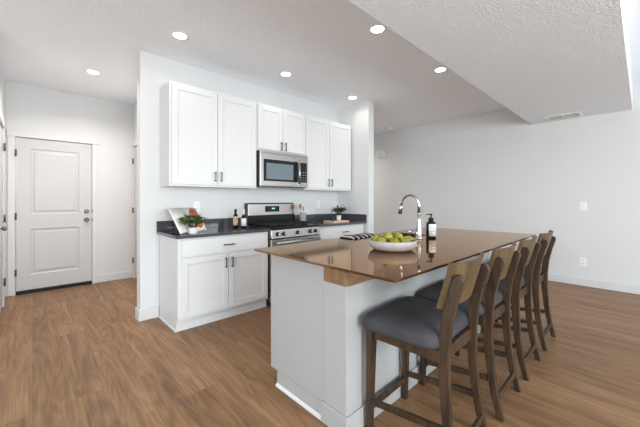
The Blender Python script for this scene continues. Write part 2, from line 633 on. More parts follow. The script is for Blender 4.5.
bboard('baseboard_right', (XR, YBACK), (XR, YD), (-1, 0))
bboard('baseboard_kitchen', (XE - BT, YK), (.985, YK), (0, -1))
bboard('baseboard_end', (XE, YK + .0005), (XE, YK + .13 + BT), (-1, 0))
bboard('baseboard_wing', (XW - BT, YW), (XW + .13 + BT, YW), (0, -1))
bboard('baseboard_hall', (XW + .13, YW + .0005), (XW + .13, YK + .13), (1, 0))
bboard('baseboard_back', (.722, YD), (XA, YD), (0, -1))
bboard('baseboard_left', (XL, 4.0), (XL, CY0 - .075), (1, 0))


# ------------------------------------------------------------------ entry door
def hinge(y_or_x, z, parent, axis):
    pass


d = struct('door_1', MB(), 'door') if False else thing('door_1', ((DX0 + DX1) / 2, YD, 0), 'white two panel entry door with satin knob and deadbolt', 'door')
del d['category']
d['kind'] = 'structure'


def panel_door(parent, x0, x1, z0, z1, y, th, panels, material='door', name='door_panel'):
    """slab facing -y with raised panels; y = front face"""
    b = bmesh.new()
    xs = sorted({x0, x1, panels[0][0], panels[0][1]})
    zs = sorted({z0, z1} | {p[2] for p in panels} | {p[3] for p in panels})
    mb = MB(); mb.b.free(); mb.b = b
    vv = {}
    def V(x, z, yy):
        k = (round(x, 4), round(z, 4), round(yy, 4))
        if k not in vv: vv[k] = b.verts.new((x, yy, z))
        return vv[k]
    for i in range(len(xs) - 1):
        for j in range(len(zs) - 1):
            a, c, e, g = xs[i], xs[i + 1], zs[j], zs[j + 1]
            if any(abs(a - p[0]) < 1e-6 and abs(e - p[2]) < 1e-6 for p in panels):
                steps = [(0, 0), (.012, .010), (.03, .010), (.052, .003)]
                for (s0, d0), (s1, d1) in zip(steps, steps[1:]):
                    o = [(a + s0, e + s0), (c - s0, e + s0), (c - s0, g - s0), (a + s0, g - s0)]
                    n = [(a + s1, e + s1), (c - s1, e + s1), (c - s1, g - s1), (a + s1, g - s1)]
                    for k in range(4):
                        l = (k + 1) % 4
                        b.faces.new((V(*o[k], y + d0), V(*o[l], y + d0), V(*n[l], y + d1), V(*n[k], y + d1)))
                s, dd = steps[-1]
                b.faces.new((V(a + s, e + s, y + dd), V(c - s, e + s, y + dd), V(c - s, g - s, y + dd), V(a + s, g - s, y + dd)))
            else:
                b.faces.new((V(a, e, y), V(c, e, y), V(c, g, y), V(a, g, y)))
    # sides and back
    bk = [b.verts.new(p) for p in ((x0, y + th, z0), (x1, y + th, z0), (x1, y + th, z1), (x0, y + th, z1))]
    fr = [b.verts.new(p) for p in ((x0, y, z0), (x1, y, z0), (x1, y, z1), (x0, y, z1))]
    for k in range(4):
        l = (k + 1) % 4
        b.faces.new((fr[l], fr[k], bk[k], bk[l]))
    b.faces.new(bk[::-1])
    return part(name, mb, material, parent)


panel_door(d, -.149, .649, .045, 2.068, YD - .002, .04, [(-.016, .504, 1.05, 1.932), (-.016, .504, .243, .855)])
cas = MB()
cas.box((-.227, YD - .018, 0), (-.155, YD - .0005, 2.075), .002)
cas.box((.655, YD - .018, 0), (.722, YD - .0005, 2.075), .002)
cas.box((-.232, YD - .022, 2.075), (.738, YD - .0005, 2.155), .002)
part('casing', cas, 'trim', d)
part('threshold', MB().box((-.15, YD - .03, 0.0), (.65, YD + .06, .04), .004), 'rubber', d, 'black door sweep and threshold')
for z in (.29, 1.03, 1.86):
    part('hinge', MB().tube([(-.152, YD - .024, z - .045), (-.152, YD - .024, z + .045)], .008, 8).box((-.163, YD - .0215, z - .045), (-.141, YD - .0185, z + .045)), 'hinge', d, 'dark metal hinge')
part('deadbolt', MB().lathe([(0, -.022), (.018, -.022), (.026, -.016), (.03, 0), (0, 0)], (.588, YD - .003, 1.08), 20, 'y').box((.583, YD - .036, 1.066), (.593, YD - .024, 1.094), .002), 'nickel', d, 'satin nickel deadbolt')
part('knob', MB().lathe([(0, -.066), (.018, -.064), (.027, -.054), (.027, -.042), (.014, -.032), (.011, -.012), (.031, -.008), (.033, 0), (0, 0)], (.588, YD - .003, .955), 22, 'y'), 'nickel', d, 'satin nickel door knob')
for z in (1.08, .955):
    part('strike_plate', MB().box((.6495, YD - .0205, z - .025), (.66, YD - .0182, z + .025)), 'hinge', d)

# closet door in the left entry wall
d = thing('door_2', (XL, (CY0 + CY1) / 2, 0), 'white closet door in the left entry wall', 'door')
del d['category']; d['kind'] = 'structure'
part('door_panel', MB().box((XL - .035, CY0 + .006, .012), (XL + .0005, CY1 - .006, 2.07), .002), 'door', d)
cas = MB()
cas.box((XL + .0005, CY0 - .07, 0), (XL + .018, CY0, 2.08), .002)
cas.box((XL + .0005, CY1, 0), (XL + .018, CY1 + .07, 2.08), .002)
cas.box((XL + .0005, CY0 - .085, 2.08), (XL + .022, CY1 + .085, 2.16), .002)
part('casing', cas, 'trim', d)
for z in (.29, 1.03, 1.86):
    part('hinge', MB().tube([(XL + .022, CY1 - .002, z - .045), (XL + .022, CY1 - .002, z + .045)], .009, 8), 'hinge', d)
part('knob', MB().lathe([(0, .066), (.018, .064), (.027, .054), (.027, .042), (.014, .032), (.011, .012), (.031, .008), (.033, .001), (0, .001)], (XL, CY0 + .07, .955), 22, 'x'), 'nickel', d)

# side door of the alcove on the right
d = thing('door_3', (XA, 5.275, 0), 'white side door in the entry alcove', 'door')
del d['category']; d['kind'] = 'structure'
part('door_panel', MB().box((XA + .0005, 5.006, .012), (XA + .035, 5.544, 2.08), .002), 'door', d)
cas = MB()
cas.box((XA - .018, 5.55, 0), (XA - .0005, 5.615, 2.09), .002)
cas.box((XA - .018, 4.93, 0), (XA - .0005, 5.0, 2.09), .002)
cas.box((XA - .022, 4.915, 2.09), (XA - .0005, 5.628, 2.16), .002)
part('casing', cas, 'trim', d)
for z in (.29, 1.08, 1.86):
    part('hinge', MB().tube([(XA - .024, 5.548, z - .045), (XA - .024, 5.548, z + .045)], .010, 8), 'hinge', d)


# ------------------------------------------------------------------ cabinets
def pull(parent, x, z, y, L=.11, vertical=True, name='handle'):
    mb = MB()
    h = L / 2
    if vertical:
        mb.box((x - .006, y - .034, z - h), (x + .006, y - .024, z + h), .003)
        for s in (-1, 1): mb.box((x - .005, y - .026, z + s * (h - .012) - .005), (x + .005, y - .0003, z + s * (h - .012) + .005))
    else:
        mb.box((x - h, y - .034, z - .006), (x + h, y - .024, z + .006), .003)
        for s in (-1, 1): mb.box((x + s * (h - .012) - .005, y - .026, z - .005), (x + s * (h - .012) + .005, y - .0003, z + .005))
    return part(name, mb, 'pull', parent, 'dark nickel bar pull')


def shaker(parent, x0, x1, z0, z1, y, name='door', rail=.06, mt='cab', flip=1):
    """shaker front; y = front face, 19 mm thick (flip -1: faces +y)"""
    mb = MB()
    t = .019 * flip
    rc = .009 * flip
    e = .0018
    mb.box((x0, y, z0), (x0 + rail, y + t, z1), e)
    mb.box((x1 - rail, y, z0), (x1, y + t, z1), e)
    mb.box((x0 + rail - .001, y, z0), (x1 - rail + .001, y + t, z0 + rail), e)
    mb.box((x0 + rail - .001, y, z1 - rail), (x1 - rail + .001, y + t, z1), e)
    mb.box((x0 + rail - .002, y + rc, z0 + rail - .002), (x1 - rail + .002, y + t, z1 - rail + .002))
    return part(name, mb, mt, parent)


def slabfront(parent, x0, x1, z0, z1, y, name='drawer', mt='cab'):
    return part(name, MB().box((x0, y, z0), (x1, y + .019, z1), .002), mt, parent)


YU = 3.2185
ZB, ZT = 1.3865, 2.4387


def upper(x0, x1, z0, z1, split, label, pz, dx0=.018, dx1=.018):
    t = thing('wall_cabinet', ((x0 + x1) / 2, YK, z0), label, 'cabinet', 'wall cabinets above the stove counter')
    part('body', MB().box((x0, YU + .0195, z0), (x1, YK - .001, z1), .0015), 'cab', t)
    a = shaker(t, x0 + dx0, split - .003, z0 + .02, z1 - .018, YU)
    pull(a, split - .035, pz, YU)
    a = shaker(t, split + .003, x1 - dx1, z0 + .02, z1 - .018, YU)
    pull(a, split + .035, pz, YU)
    return t


upper(.995, 1.995, ZB, ZT, 1.492, 'tall white two-door wall cabinet left of the microwave', 1.50)
upper(1.996, 2.764, 1.857, ZT, 2.379, 'short white wall cabinet above the microwave', 1.935, .012, .012)
upper(2.765, 3.745, ZB, ZT, 3.24, 'tall white two-door wall cabinet right of the microwave, by the wing wall', 1.50)

YC = 2.962
CT = .914
CB = .884


def base_cab(x0, x1, label, style, left_end=False):
    t = thing('base_cabinet', ((x0 + x1) / 2, YK, 0), label, 'cabinet', 'base cabinets along the stove wall')
    ys = YC + .0195
    part('body', MB().box((x0, ys, .10), (x1, YK - .016, CB - .0005), .0015), 'cab', t)
    part('toe_kick', MB().box((x0, YC + .055, 0.0), (x1, YK - .016, .0995), .001), 'cab', t)
    if left_end:
        part('shoe_molding', MB().prism([(x0, 0), (x0 - .012, 0), (x0 - .010, .008), (x0, .016)], 'y', YC + .05, YK - .016), 'trim', t)
    if style == 'two':
        a = slabfront(t, x0 + .028, x1 - .02, .704, .866, YC)
        pull(a, (x0 + x1) / 2, .785, YC, .12, False)
        m_ = (x0 + x1) / 2
        a = shaker(t, x0 + .028, m_ - .003, .125, .690, YC)
        pull(a, m_ - .035, .60, YC)
        a = shaker(t, m_ + .003, x1 - .02, .125, .690, YC)
        pull(a, m_ + .035, .60, YC)
    else:
        a = slabfront(t, x0 + .02, x1 - .028, .704, .866, YC)
        pull(a, (x0 + x1) / 2 + .03, .785, YC, .12, False)
        for z0, z1 in ((.42, .690), (.125, .405)):
            a = shaker(t, x0 + .02, x1 - .028, z0, z1, YC, 'drawer', .05)
            pull(a, (x0 + x1) / 2 + .03, (z0 + z1) / 2, YC, .12, False)
    return t


base_cab(.990, 1.990, 'white base cabinet with one drawer over two doors, left of the range', 'two', True)
base_cab(2.772, 3.755, 'white drawer base cabinet right of the range, behind the island', 'drawers')

# countertops with their 4 inch backsplash
t = thing('countertop', (1.48, 3.25, CB), 'dark quartz countertop holding the cookbook, left of the range', 'countertop')
part('slab', MB().box((.962, 2.935, CB), (1.992, YK - .001, CT), .002), 'quartz_dark', t)
part('backsplash', MB().box((.962, YK - .020, CT + .0003), (1.992, YK - .0008, 1.02), .0015), 'quartz_dark', t)
t = thing('countertop', (3.27, 3.25, CB), 'dark quartz countertop holding the cutting board, right of the range', 'countertop')
part('slab', MB().box((2.770, 2.935, CB), (XW - .001, YK - .001, CT), .002), 'quartz_dark', t)
part('backsplash', MB().box((2.770, YK - .020, CT + .0003), (XW - .001, YK - .0008, 1.02), .0015)
     .box((XW - .020, 2.935, CT + .0003), (XW - .0008, YK - .0205, 1.02), .0015), 'quartz_dark', t)

# ------------------------------------------------------------------ microwave
t = thing('microwave', (2.38, 3.35, 1.404), 'stainless over-the-range microwave under the short wall cabinet', 'microwave')
x0, x1, z0, z1, yf = 2.001, 2.759, 1.404, 1.852, 3.16
part('body', MB().box((x0, yf + .03, z0 + .012), (x1, YK - .001, z1), .002), 'black', t)
door = part('door', MB().box((x0, yf, z0 + .012), (2.585, yf + .0295, z1 - .03), .004), 'steel', t, 'stainless microwave door')
part('frame', MB().box((2.045, yf - .002, z0 + .075), (2.5845, yf - .0003, z1 - .105), .0006), 'blackglass', door, 'black glass border')
part('window', MB().box((2.085, yf - .0035, z0 + .10), (2.50, yf - .0022, z1 - .15), .0004), 'ovenwindow', door, 'grey microwave window')
part('handle', MB().tube([(2.575, yf - .04, z0 + .05), (2.575, yf - .045, z0 + .2), (2.575, yf - .04, z1 - .07)], .011, 10)
     .box((2.568, yf - .035, z0 + .055), (2.582, yf - .0002, z0 + .075)).box((2.568, yf - .035, z1 - .095), (2.582, yf - .0002, z1 - .075)), 'steel', door)
part('vent_grille', MB().box((x0, yf, z1 - .0295), (x1, yf + .0295, z1), .002), 'steel', t)
cp = part('control_panel', MB().box((2.5865, yf, z0 + .012), (x1, yf + .0295, z1 - .03), .003), 'steel', t)
part('keypad', MB().box((2.588, yf - .002, z0 + .075), (x1 - .02, yf - .0003, z1 - .105), .0006), 'blackglass', cp, 'black keypad')
kb = MB()
for i in range(3):
    for j in range(4):
        kb.box((2.622 + i * .038, yf - .0034, z0 + .095 + j * .036), (2.646 + i * .038, yf - .0021, z0 + .112 + j * .036))
part('button', kb, 'darksteel', cp)
part('underside', MB().box((x0 + .02, yf + .04, z0), (x1 - .02, YK - .03, z0 + .0118), .002), 'darksteel', t)

# ------------------------------------------------------------------ gas range
t = thing('gas_range', (2.38, 3.2, 0), 'stainless gas range with black cooktop between the base cabinets', 'range')
x0, x1, yf = 1.996, 2.766, 2.925
part('body', MB().box((x0, yf + .04, .05), (x1, 3.52, .893), .003), 'black', t)
part('cooktop', MB().box((x0 - .0005, yf + .02, .8935), (x1 + .0005, 3.44, .918), .004), 'black', t, 'black enamel cooktop')
# front control panel, slightly sloped
cp = part('control_panel', MB().prism([(yf - .012, .80), (yf + .04, .80), (yf + .04, .8932), (yf + .002, .8932)], 'x', x0, x1, .003), 'steel', t)
for kx in (.085, .175, .385, .595, .685):
    k = part('knob', MB().lathe([(0, -.036), (.017, -.036), (.020, -.030), (.021, -.004), (.026, -.002), (.026, .004), (0, .004)], (x0 + kx, yf - .008, .846), 18, 'y'), 'black', cp, 'black and steel burner knob')
    part('knob_cap', MB().lathe([(0, -.0385), (.014, -.0385), (.016, -.0363), (0, -.0363)], (x0 + kx, yf - .008, .846), 18, 'y').box((x0 + kx - .004, yf - .052, .828), (x0 + kx + .004, yf - .0445, .864), .002), 'steel', k)
dr = part('oven_door', MB().box((x0 + .004, yf + .002, .20), (x1 - .004, yf + .0395, .785), .004), 'steel', t, 'stainless oven door')
part('oven_window', MB().box((x0 + .10, yf - .0005, .30), (x1 - .10, yf + .0015, .66), .0005), 'blackglass', dr)
part('handle', MB().tube([(x0 + .05, yf - .05, .745), (x1 - .05, yf - .05, .745)], .018, 12)
     .box((x0 + .07, yf - .045, .737), (x0 + .09, yf + .0018, .753)).box((x1 - .09, yf - .045, .737), (x1 - .07, yf + .0018, .753)), 'steel', dr)
part('drawer', MB().box((x0 + .004, yf + .004, .055), (x1 - .004, yf + .0395, .19), .004), 'steel', t)
bgd = part('backguard', MB().prism([(3.455, .9185), (3.53, .9185), (3.53, 1.205), (3.50, 1.205), (3.475, 1.19), (3.472, 1.035), (3.455, 1.035)], 'x', x0, x1, .003), 'black', t)
part('panel', MB().prism([(3.463, 1.045), (3.4715, 1.045), (3.4745, 1.188), (3.466, 1.188)], 'x', x0 + .014, x1 - .010, .002), 'steel', bgd, 'stainless backguard panel')
disp = part('display', MB().prism([(3.461, 1.085), (3.4628, 1.085), (3.4645, 1.162), (3.4627, 1.162)], 'x', x0 + .27, x0 + .50), 'blackglass', bgd, 'black clock display')
part('digits', MB().box((x0 + .375, 3.4605, 1.120), (x0 + .425, 3.4625, 1.138)), 'digits', disp)
for gx in (0.012, .262, .512):
    g = MB()
    a, b_ = x0 + gx, x0 + gx + .245
    y0_, y1_ = yf + .06, 3.42
    for yy in (y0_, y1_ - .012, (y0_ + y1_) / 2 - .006):
        g.box((a, yy, .938), (b_, yy + .012, .952), .002)
    for xx in (a, b_ - .012, (a + b_) / 2 - .006):
        g.box((xx, y0_, .938), (xx + .012, y1_, .952), .002)
    for yy in (y0_ + .12, y1_ - .13):
        g.box((a + .03, yy, .940), (b_ - .03, yy + .01, .953), .002)
    for xx in (a + .002, b_ - .012):
        for yy in (y0_ + .001, y1_ - .012):
            g.box((xx, yy, .918), (xx + .01, yy + .01, .94))
    part('grate', g, 'blackmatte', t, 'black cast iron grate')
for bx, by in ((.135, .15), (.135, .37), (.385, .26), (.635, .15), (.635, .37)):
    part('burner', MB().lathe([(0, 0), (.045, 0), (.045, .008), (.03, .010), (.03, .018), (0, .018)], (x0 + bx, yf + .02 + by, .918), 20), 'blackmatte', t)

# ------------------------------------------------------------------ island
IB, IT = .908, .921
IX0, IX1 = 1.196, 3.36
KY0, KY1 = 1.064, 1.235
FY = 1.744
t = thing('kitchen_island', (2.25, 1.4, 0), 'long white kitchen island base under the brown quartz top', 'kitchen island')
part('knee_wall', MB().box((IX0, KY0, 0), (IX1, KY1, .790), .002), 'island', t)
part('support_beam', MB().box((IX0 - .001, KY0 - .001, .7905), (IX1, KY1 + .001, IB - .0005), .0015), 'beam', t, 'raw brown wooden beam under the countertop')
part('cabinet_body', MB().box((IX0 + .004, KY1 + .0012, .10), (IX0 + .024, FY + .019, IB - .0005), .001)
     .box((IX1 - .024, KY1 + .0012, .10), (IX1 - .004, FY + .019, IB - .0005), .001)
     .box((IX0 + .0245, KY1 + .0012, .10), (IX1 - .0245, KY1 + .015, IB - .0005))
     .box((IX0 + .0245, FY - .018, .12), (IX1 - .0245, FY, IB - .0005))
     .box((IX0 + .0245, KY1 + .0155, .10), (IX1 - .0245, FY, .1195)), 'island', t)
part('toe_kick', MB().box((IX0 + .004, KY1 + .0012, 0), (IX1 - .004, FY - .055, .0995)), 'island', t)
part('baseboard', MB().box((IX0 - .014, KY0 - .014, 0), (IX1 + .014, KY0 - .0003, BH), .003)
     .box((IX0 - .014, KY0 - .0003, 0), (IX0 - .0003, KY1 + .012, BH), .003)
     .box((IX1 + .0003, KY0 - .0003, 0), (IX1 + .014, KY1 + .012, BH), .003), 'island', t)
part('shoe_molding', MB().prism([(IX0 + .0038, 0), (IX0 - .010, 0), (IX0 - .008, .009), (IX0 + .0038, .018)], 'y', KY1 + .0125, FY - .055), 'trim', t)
n = 5
wd = (IX1 - IX0 - .054) / n
for i in range(n):
    a0 = IX0 + .027 + wd * i
    dd = shaker(t, a0 + .004, a0 + wd - .004, .125, .885, FY + .0195, flip=-1)
    mb = MB().box((a0 + wd - .04, FY + .045, .66), (a0 + wd - .028, FY + .054, .78), .003)
    for zz in (.68, .76): mb.box((a0 + wd - .039, FY + .0197, zz - .005), (a0 + wd - .029, FY + .046, zz + .005))
    part('handle', mb, 'pull', dd)

# island countertop with sink cut-out
CX0, CX1, CY0_, CY1_ = 1.072, 3.4523, .6909, 1.768
SX0, SX1, SY0, SY1 = 2.02, 2.66, 1.36, 1.66


def slab_hole(x0, x1, y0, y1, z0, z1, hx0, hx1, hy0, hy1):
    mb = MB(); b = mb.b
    xs, ys = [x0, hx0, hx1, x1], [y0, hy0, hy1, y1]
    V = {(i, j, k): b.verts.new((xs[i], ys[j], (z0, z1)[k])) for i in range(4) for j in range(4) for k in (0, 1)}
    for i in range(3):
        for j in range(3):
            if i == 1 and j == 1: continue
            b.faces.new([V[p] for p in ((i, j, 1), (i + 1, j, 1), (i + 1, j + 1, 1), (i, j + 1, 1))])
            b.faces.new([V[p] for p in ((i, j, 0), (i, j + 1, 0), (i + 1, j + 1, 0), (i + 1, j, 0))])
    for i in range(3):
        b.faces.new([V[p] for p in ((i, 0, 0), (i + 1, 0, 0), (i + 1, 0, 1), (i, 0, 1))])
        b.faces.new([V[p] for p in ((i, 3, 0), (i, 3, 1), (i + 1, 3, 1), (i + 1, 3, 0))])
        b.faces.new([V[p] for p in ((0, i, 0), (0, i, 1), (0, i + 1, 1), (0, i + 1, 0))])
        b.faces.new([V[p] for p in ((3, i, 0), (3, i + 1, 0), (3, i + 1, 1), (3, i, 1))])
    b.faces.new([V[p] for p in ((1, 1, 0), (1, 1, 1), (2, 1, 1), (2, 1, 0))][::-1])
    b.faces.new([V[p] for p in ((1, 2, 0), (2, 2, 0), (2, 2, 1), (1, 2, 1))][::-1])
    b.faces.new([V[p] for p in ((1, 1, 0), (1, 2, 0), (1, 2, 1), (1, 1, 1))][::-1])
    b.faces.new([V[p] for p in ((2, 1, 0), (2, 1, 1), (2, 2, 1), (2, 2, 0))][::-1])
    bmesh.ops.recalc_face_normals(b, faces=b.faces)
    return mb


t = thing('island_countertop', (2.25, 1.2, IB), 'long glossy brown quartz island top with four stools along it', 'countertop')
top = part('slab', slab_hole(CX0, CX1, CY0_, CY1_, IB, IT, SX0, SX1, SY0, SY1), 'quartz', t)
md = top.modifiers.new('bevel', 'BEVEL'); md.width = .002; md.segments = 2; md.limit_method = 'ANGLE'

# the sink hangs in the cut-out
t = thing('kitchen_sink', (2.34, 1.51, .70), 'undermount steel sink sunk in the island top behind the faucet', 'sink')
e = .002
mb = MB()
mb.box((SX0 + e, SY0 + e, .72), (SX1 - e, SY1 - e, .724))
mb.box((SX0 + e, SY0 + e, .724), (SX0 + e + .003, SY1 - e, .9))
mb.box((SX1 - e - .003, SY0 + e, .724), (SX1 - e, SY1 - e, .9))
mb.box((SX0 + e + .003, SY0 + e, .724), (SX1 - e - .003, SY0 + e + .003, .9))
mb.box((SX0 + e + .003, SY1 - e - .003, .724), (SX1 - e - .003, SY1 - e, .9))
part('basin', mb, 'darksteel', t)
part('drain', MB().lathe([(0, .724), (.04, .724), (.045, .728), (.03, .729), (0, .727)], (2.34, 1.51, 0), 20), 'darksteel', t)

# faucet
FX, FYY = 2.335, 1.275
t = thing('faucet', (FX, FYY, IT), 'tall chrome gooseneck faucet on the island top', 'faucet')
part('body', MB().lathe([(0, 0), (.030, 0), (.030, .010), (.024, .016), (.022, .07), (.0165, .15), (.0145, .21), (0, .21)], (FX, FYY, IT), 24), 'chrome', t)
pts = [(FX, FYY, IT + .20)]
ra = .078
dv = Vector((-.12, 1, 0)).normalized()
for k in range(0, 15):
    a = math.pi * k / 14
    pts.append((FX + dv.x * (ra - ra * math.cos(a)), FYY + dv.y * (ra - ra * math.cos(a)), IT + .285 + ra * 1.05 * math.sin(a)))
ex, ey = FX + dv.x * 2 * ra, FYY + dv.y * 2 * ra
part('spout', MB().tube(pts, .0125, 14), 'chrome', t)
part('spray_head', MB().tube([(ex, ey, IT + .286), (ex + dv.x * .004, ey + dv.y * .004, IT + .26), (ex + dv.x * .014, ey + dv.y * .014, IT + .205)], [.0135, .016, .0185], 14), 'chrome', t)
hx, hy = -.52, .10
part('lever', MB().tube([(FX - .015, FYY + .004, IT + .05), (FX - .045, FYY + .010, IT + .052)], [.014, .013], 12)
     .tube([(FX - .04, FYY + .010, IT + .052), (FX - .09, FYY + .018, IT + .062), (FX - .13, FYY + .025, IT + .078)], [.008, .0065, .006], 8), 'chrome', t)

# soap bottle
BX, BY = 2.485, 1.245
t = thing('soap_bottle', (BX, BY, IT), 'dark amber pump soap bottle with white label on the island top', 'soap bottle')
bd = part('bottle', MB().lathe([(0, .001), (.038, .001), (.041, .006), (.041, .118), (.037, .132), (.020, .145), (.018, .152), (0, .152)], (BX, BY, IT), 28), 'amber', t)


def wraplabel(name, cx, cy, r, z0, z1, a0, a1, material, parent, label=None, n=12, th=.0006):
    mb = MB(); b = mb.b
    rings = []
    for k in range(n + 1):
        a = R(a0 + (a1 - a0) * k / n)
        ca, sa = math.cos(a), math.sin(a)
        rings.append([b.verts.new(p) for p in ((cx + ca * r, cy + sa * r, z0), (cx + ca * (r + th), cy + sa * (r + th), z0), (cx + ca * (r + th), cy + sa * (r + th), z1), (cx + ca * r, cy + sa * r, z1))])
    for A, B in zip(rings, rings[1:]):
        for k in range(4):
            f = b.faces.new((A[k], B[k], B[(k + 1) % 4], A[(k + 1) % 4])); f.smooth = True
    b.faces.new(rings[0]); b.faces.new(rings[-1][::-1])
    return part(name, mb, material, parent, label)


lb = wraplabel('label', BX, BY, .0412, IT + .018, IT + .120, 182, 300, 'label', bd, 'white paper label')
for k, (zz, a0, a1) in enumerate(((.098, 200, 240), (.088, 200, 262), (.072, 200, 235), (.062, 200, 262), (.054, 200, 255), (.046, 200, 262), (.034, 200, 228))):
    pass
mb = MB()
for zz, a0, a1 in ((.096, 200, 236), (.084, 200, 276), (.066, 200, 256), (.056, 200, 276), (.036, 200, 240)):
    for q in range(int((a1 - a0) / 4)):
        a = R(a0 + 4 * q); c_, s_ = math.cos(a), math.sin(a)
        mb.box((BX + c_ * .0421 - .0009, BY + s_ * .0421 - .0009, IT + zz), (BX + c_ * .0421 + .0009, BY + s_ * .0421 + .0009, IT + zz + .003))
part('print', mb, 'ink', lb) 
pm = MB().lathe([(0, .1522), (.023, .1522), (.023, .166), (.017, .172), (.010, .176), (.0055, .178), (.0055, .196), (.012, .197), (.012, .206), (0, .207)], (BX, BY, IT), 20)
pm.tube([(BX, BY, IT + .202), (BX - .022, BY + .016, IT + .203), (BX - .034, BY + .025, IT + .198)], [.006, .005, .004], 8)
part('pump', pm, 'black', t, 'black pump head')

# fruit bowl and fruit
WX, WY = 1.722, 1.130
bowl = part('fruit_bowl', MB().lathe([(0, .004), (.092, .0), (.120, .004), (.144, .019), (.155, .040), (.158, .064), (.155, .0665), (.151, .064), (.147, .042), (.133, .023), (.110, .013), (0, .010)], (WX, WY, IT), 48), 'bowl')
recentre(bowl, (WX, WY, IT))
tag(bowl, 'wide pale ceramic bowl of green apples on the island top', 'bowl')


def make_apple():
    t = thing('green_apple', (0, 0, 0), '', 'apple', 'green apples in the bowl')
    pr = []
    for k in range(15):
        a = -math.pi / 2 + math.pi * k / 14
        r = math.cos(a)
        z = math.sin(a)
        dip = .22 * math.exp(-(r / .28) ** 2)
        rr = .038 * r * (1 + .05 * math.sin(a))
        zz = .034 * z - .038 * dip * (1 if z > 0 else -.5)
        pr.append((max(rr, 0) if 0 < k < 14 else 0, zz))
    part('flesh', MB().lathe(pr, (0, 0, 0), 20), 'apple', t, world=False)
    part('stem', MB().tube([(0, 0, .022), (.002, .001, .034), (.006, .003, .044)], [.0016, .0014, .002], 6), 'stem', t, world=False)
    return t


ap0 = make_apple()
# image-left is (-s, +c) of the view; spots given as (right, away, height) round the bowl centre
rt = Vector((math.sin(YAW), -math.cos(YAW), 0)); aw = Vector((math.cos(YAW), math.sin(YAW), 0))
spots = [
    (-.105, .015, .066, .9, 'green apple at the far left of the fruit bowl'),
    (-.078, -.058, .064, .8, 'small green apple in front at the left of the bowl, half sunk behind the rim'),
    (-.032, -.004, .087, 1.0, 'large topmost green apple in the middle of the bowl'),
    (-.006, -.078, .062, .88, 'low green apple at the front middle of the bowl'),
    (.050, .048, .082, .92, 'high green apple right behind the topmost one in the bowl'),
    (.074, -.052, .064, .96, 'yellowish green apple at the front right of the bowl'),
    (.112, .022, .068, .85, 'green apple at the far right edge of the bowl, beside the faucet'),
    (-.040, .085, .060, 1.0, 'green apple at the back of the bowl, hidden behind the topmost one'),
]
for i, (a, b_, hh, sc, lab) in enumerate(spots):
    o = ap0 if i == 0 else copy_tree(ap0)
    p = Vector((WX, WY, IT + hh - .008)) + rt * a + aw * b_
    o.location = p
    o.scale = (sc,) * 3
    o.rotation_euler = (random.uniform(-.9, .9), random.uniform(-.9, .9), random.uniform(0, 6))
    o['label'] = lab

# striped dish towel on the far edge of the island
tw = MB(); b = tw.b
nx, ny = 26, 12
TX0, TX1, TY0, TY1 = 1.915, 2.22, 1.63, 1.770
def th(u, v):
    return .021 + .003 * math.sin(9 * u + 4 * v) + .002 * math.sin(21 * u)
path = []
outer = []
for i in range(nx + 1):
    u = i / nx
    x = TX0 + (TX1 - TX0) * u
    rr = min(1, (u / .12)) ** .5 if u < .12 else 1
    h = max(.006, th(u, 0) * rr)
    ring = [(x, TY0 + .006 * math.sin(12 * u), IT + .001), (x, TY0 + .006, IT + .45 * h), (x, (TY0 + 1.7) / 2, IT + h * .95), (x, 1.757, IT + h), (x, 1.779, IT + h * .75),
            (x, 1.782 + .002 * math.sin(18 * u), IB + .0), (x, 1.784 + .003 * math.sin(15 * u), IB - .08), (x, 1.7775, IB - .08), (x, 1.7740, IT - .01), (x, 1.7725, IT + .001)]
    ring[0] = (x, ring[0][1], IT + .001)
    outer.append(ring)
tw.loft(outer)
bmesh.ops.recalc_face_normals(b, faces=b.faces)
tow = part('dish_towel', tw, 'towel')
recentre(tow, (1.985, 1.72, IT))
tag(tow, 'black and white striped dish towel over the far edge of the island', 'towel')

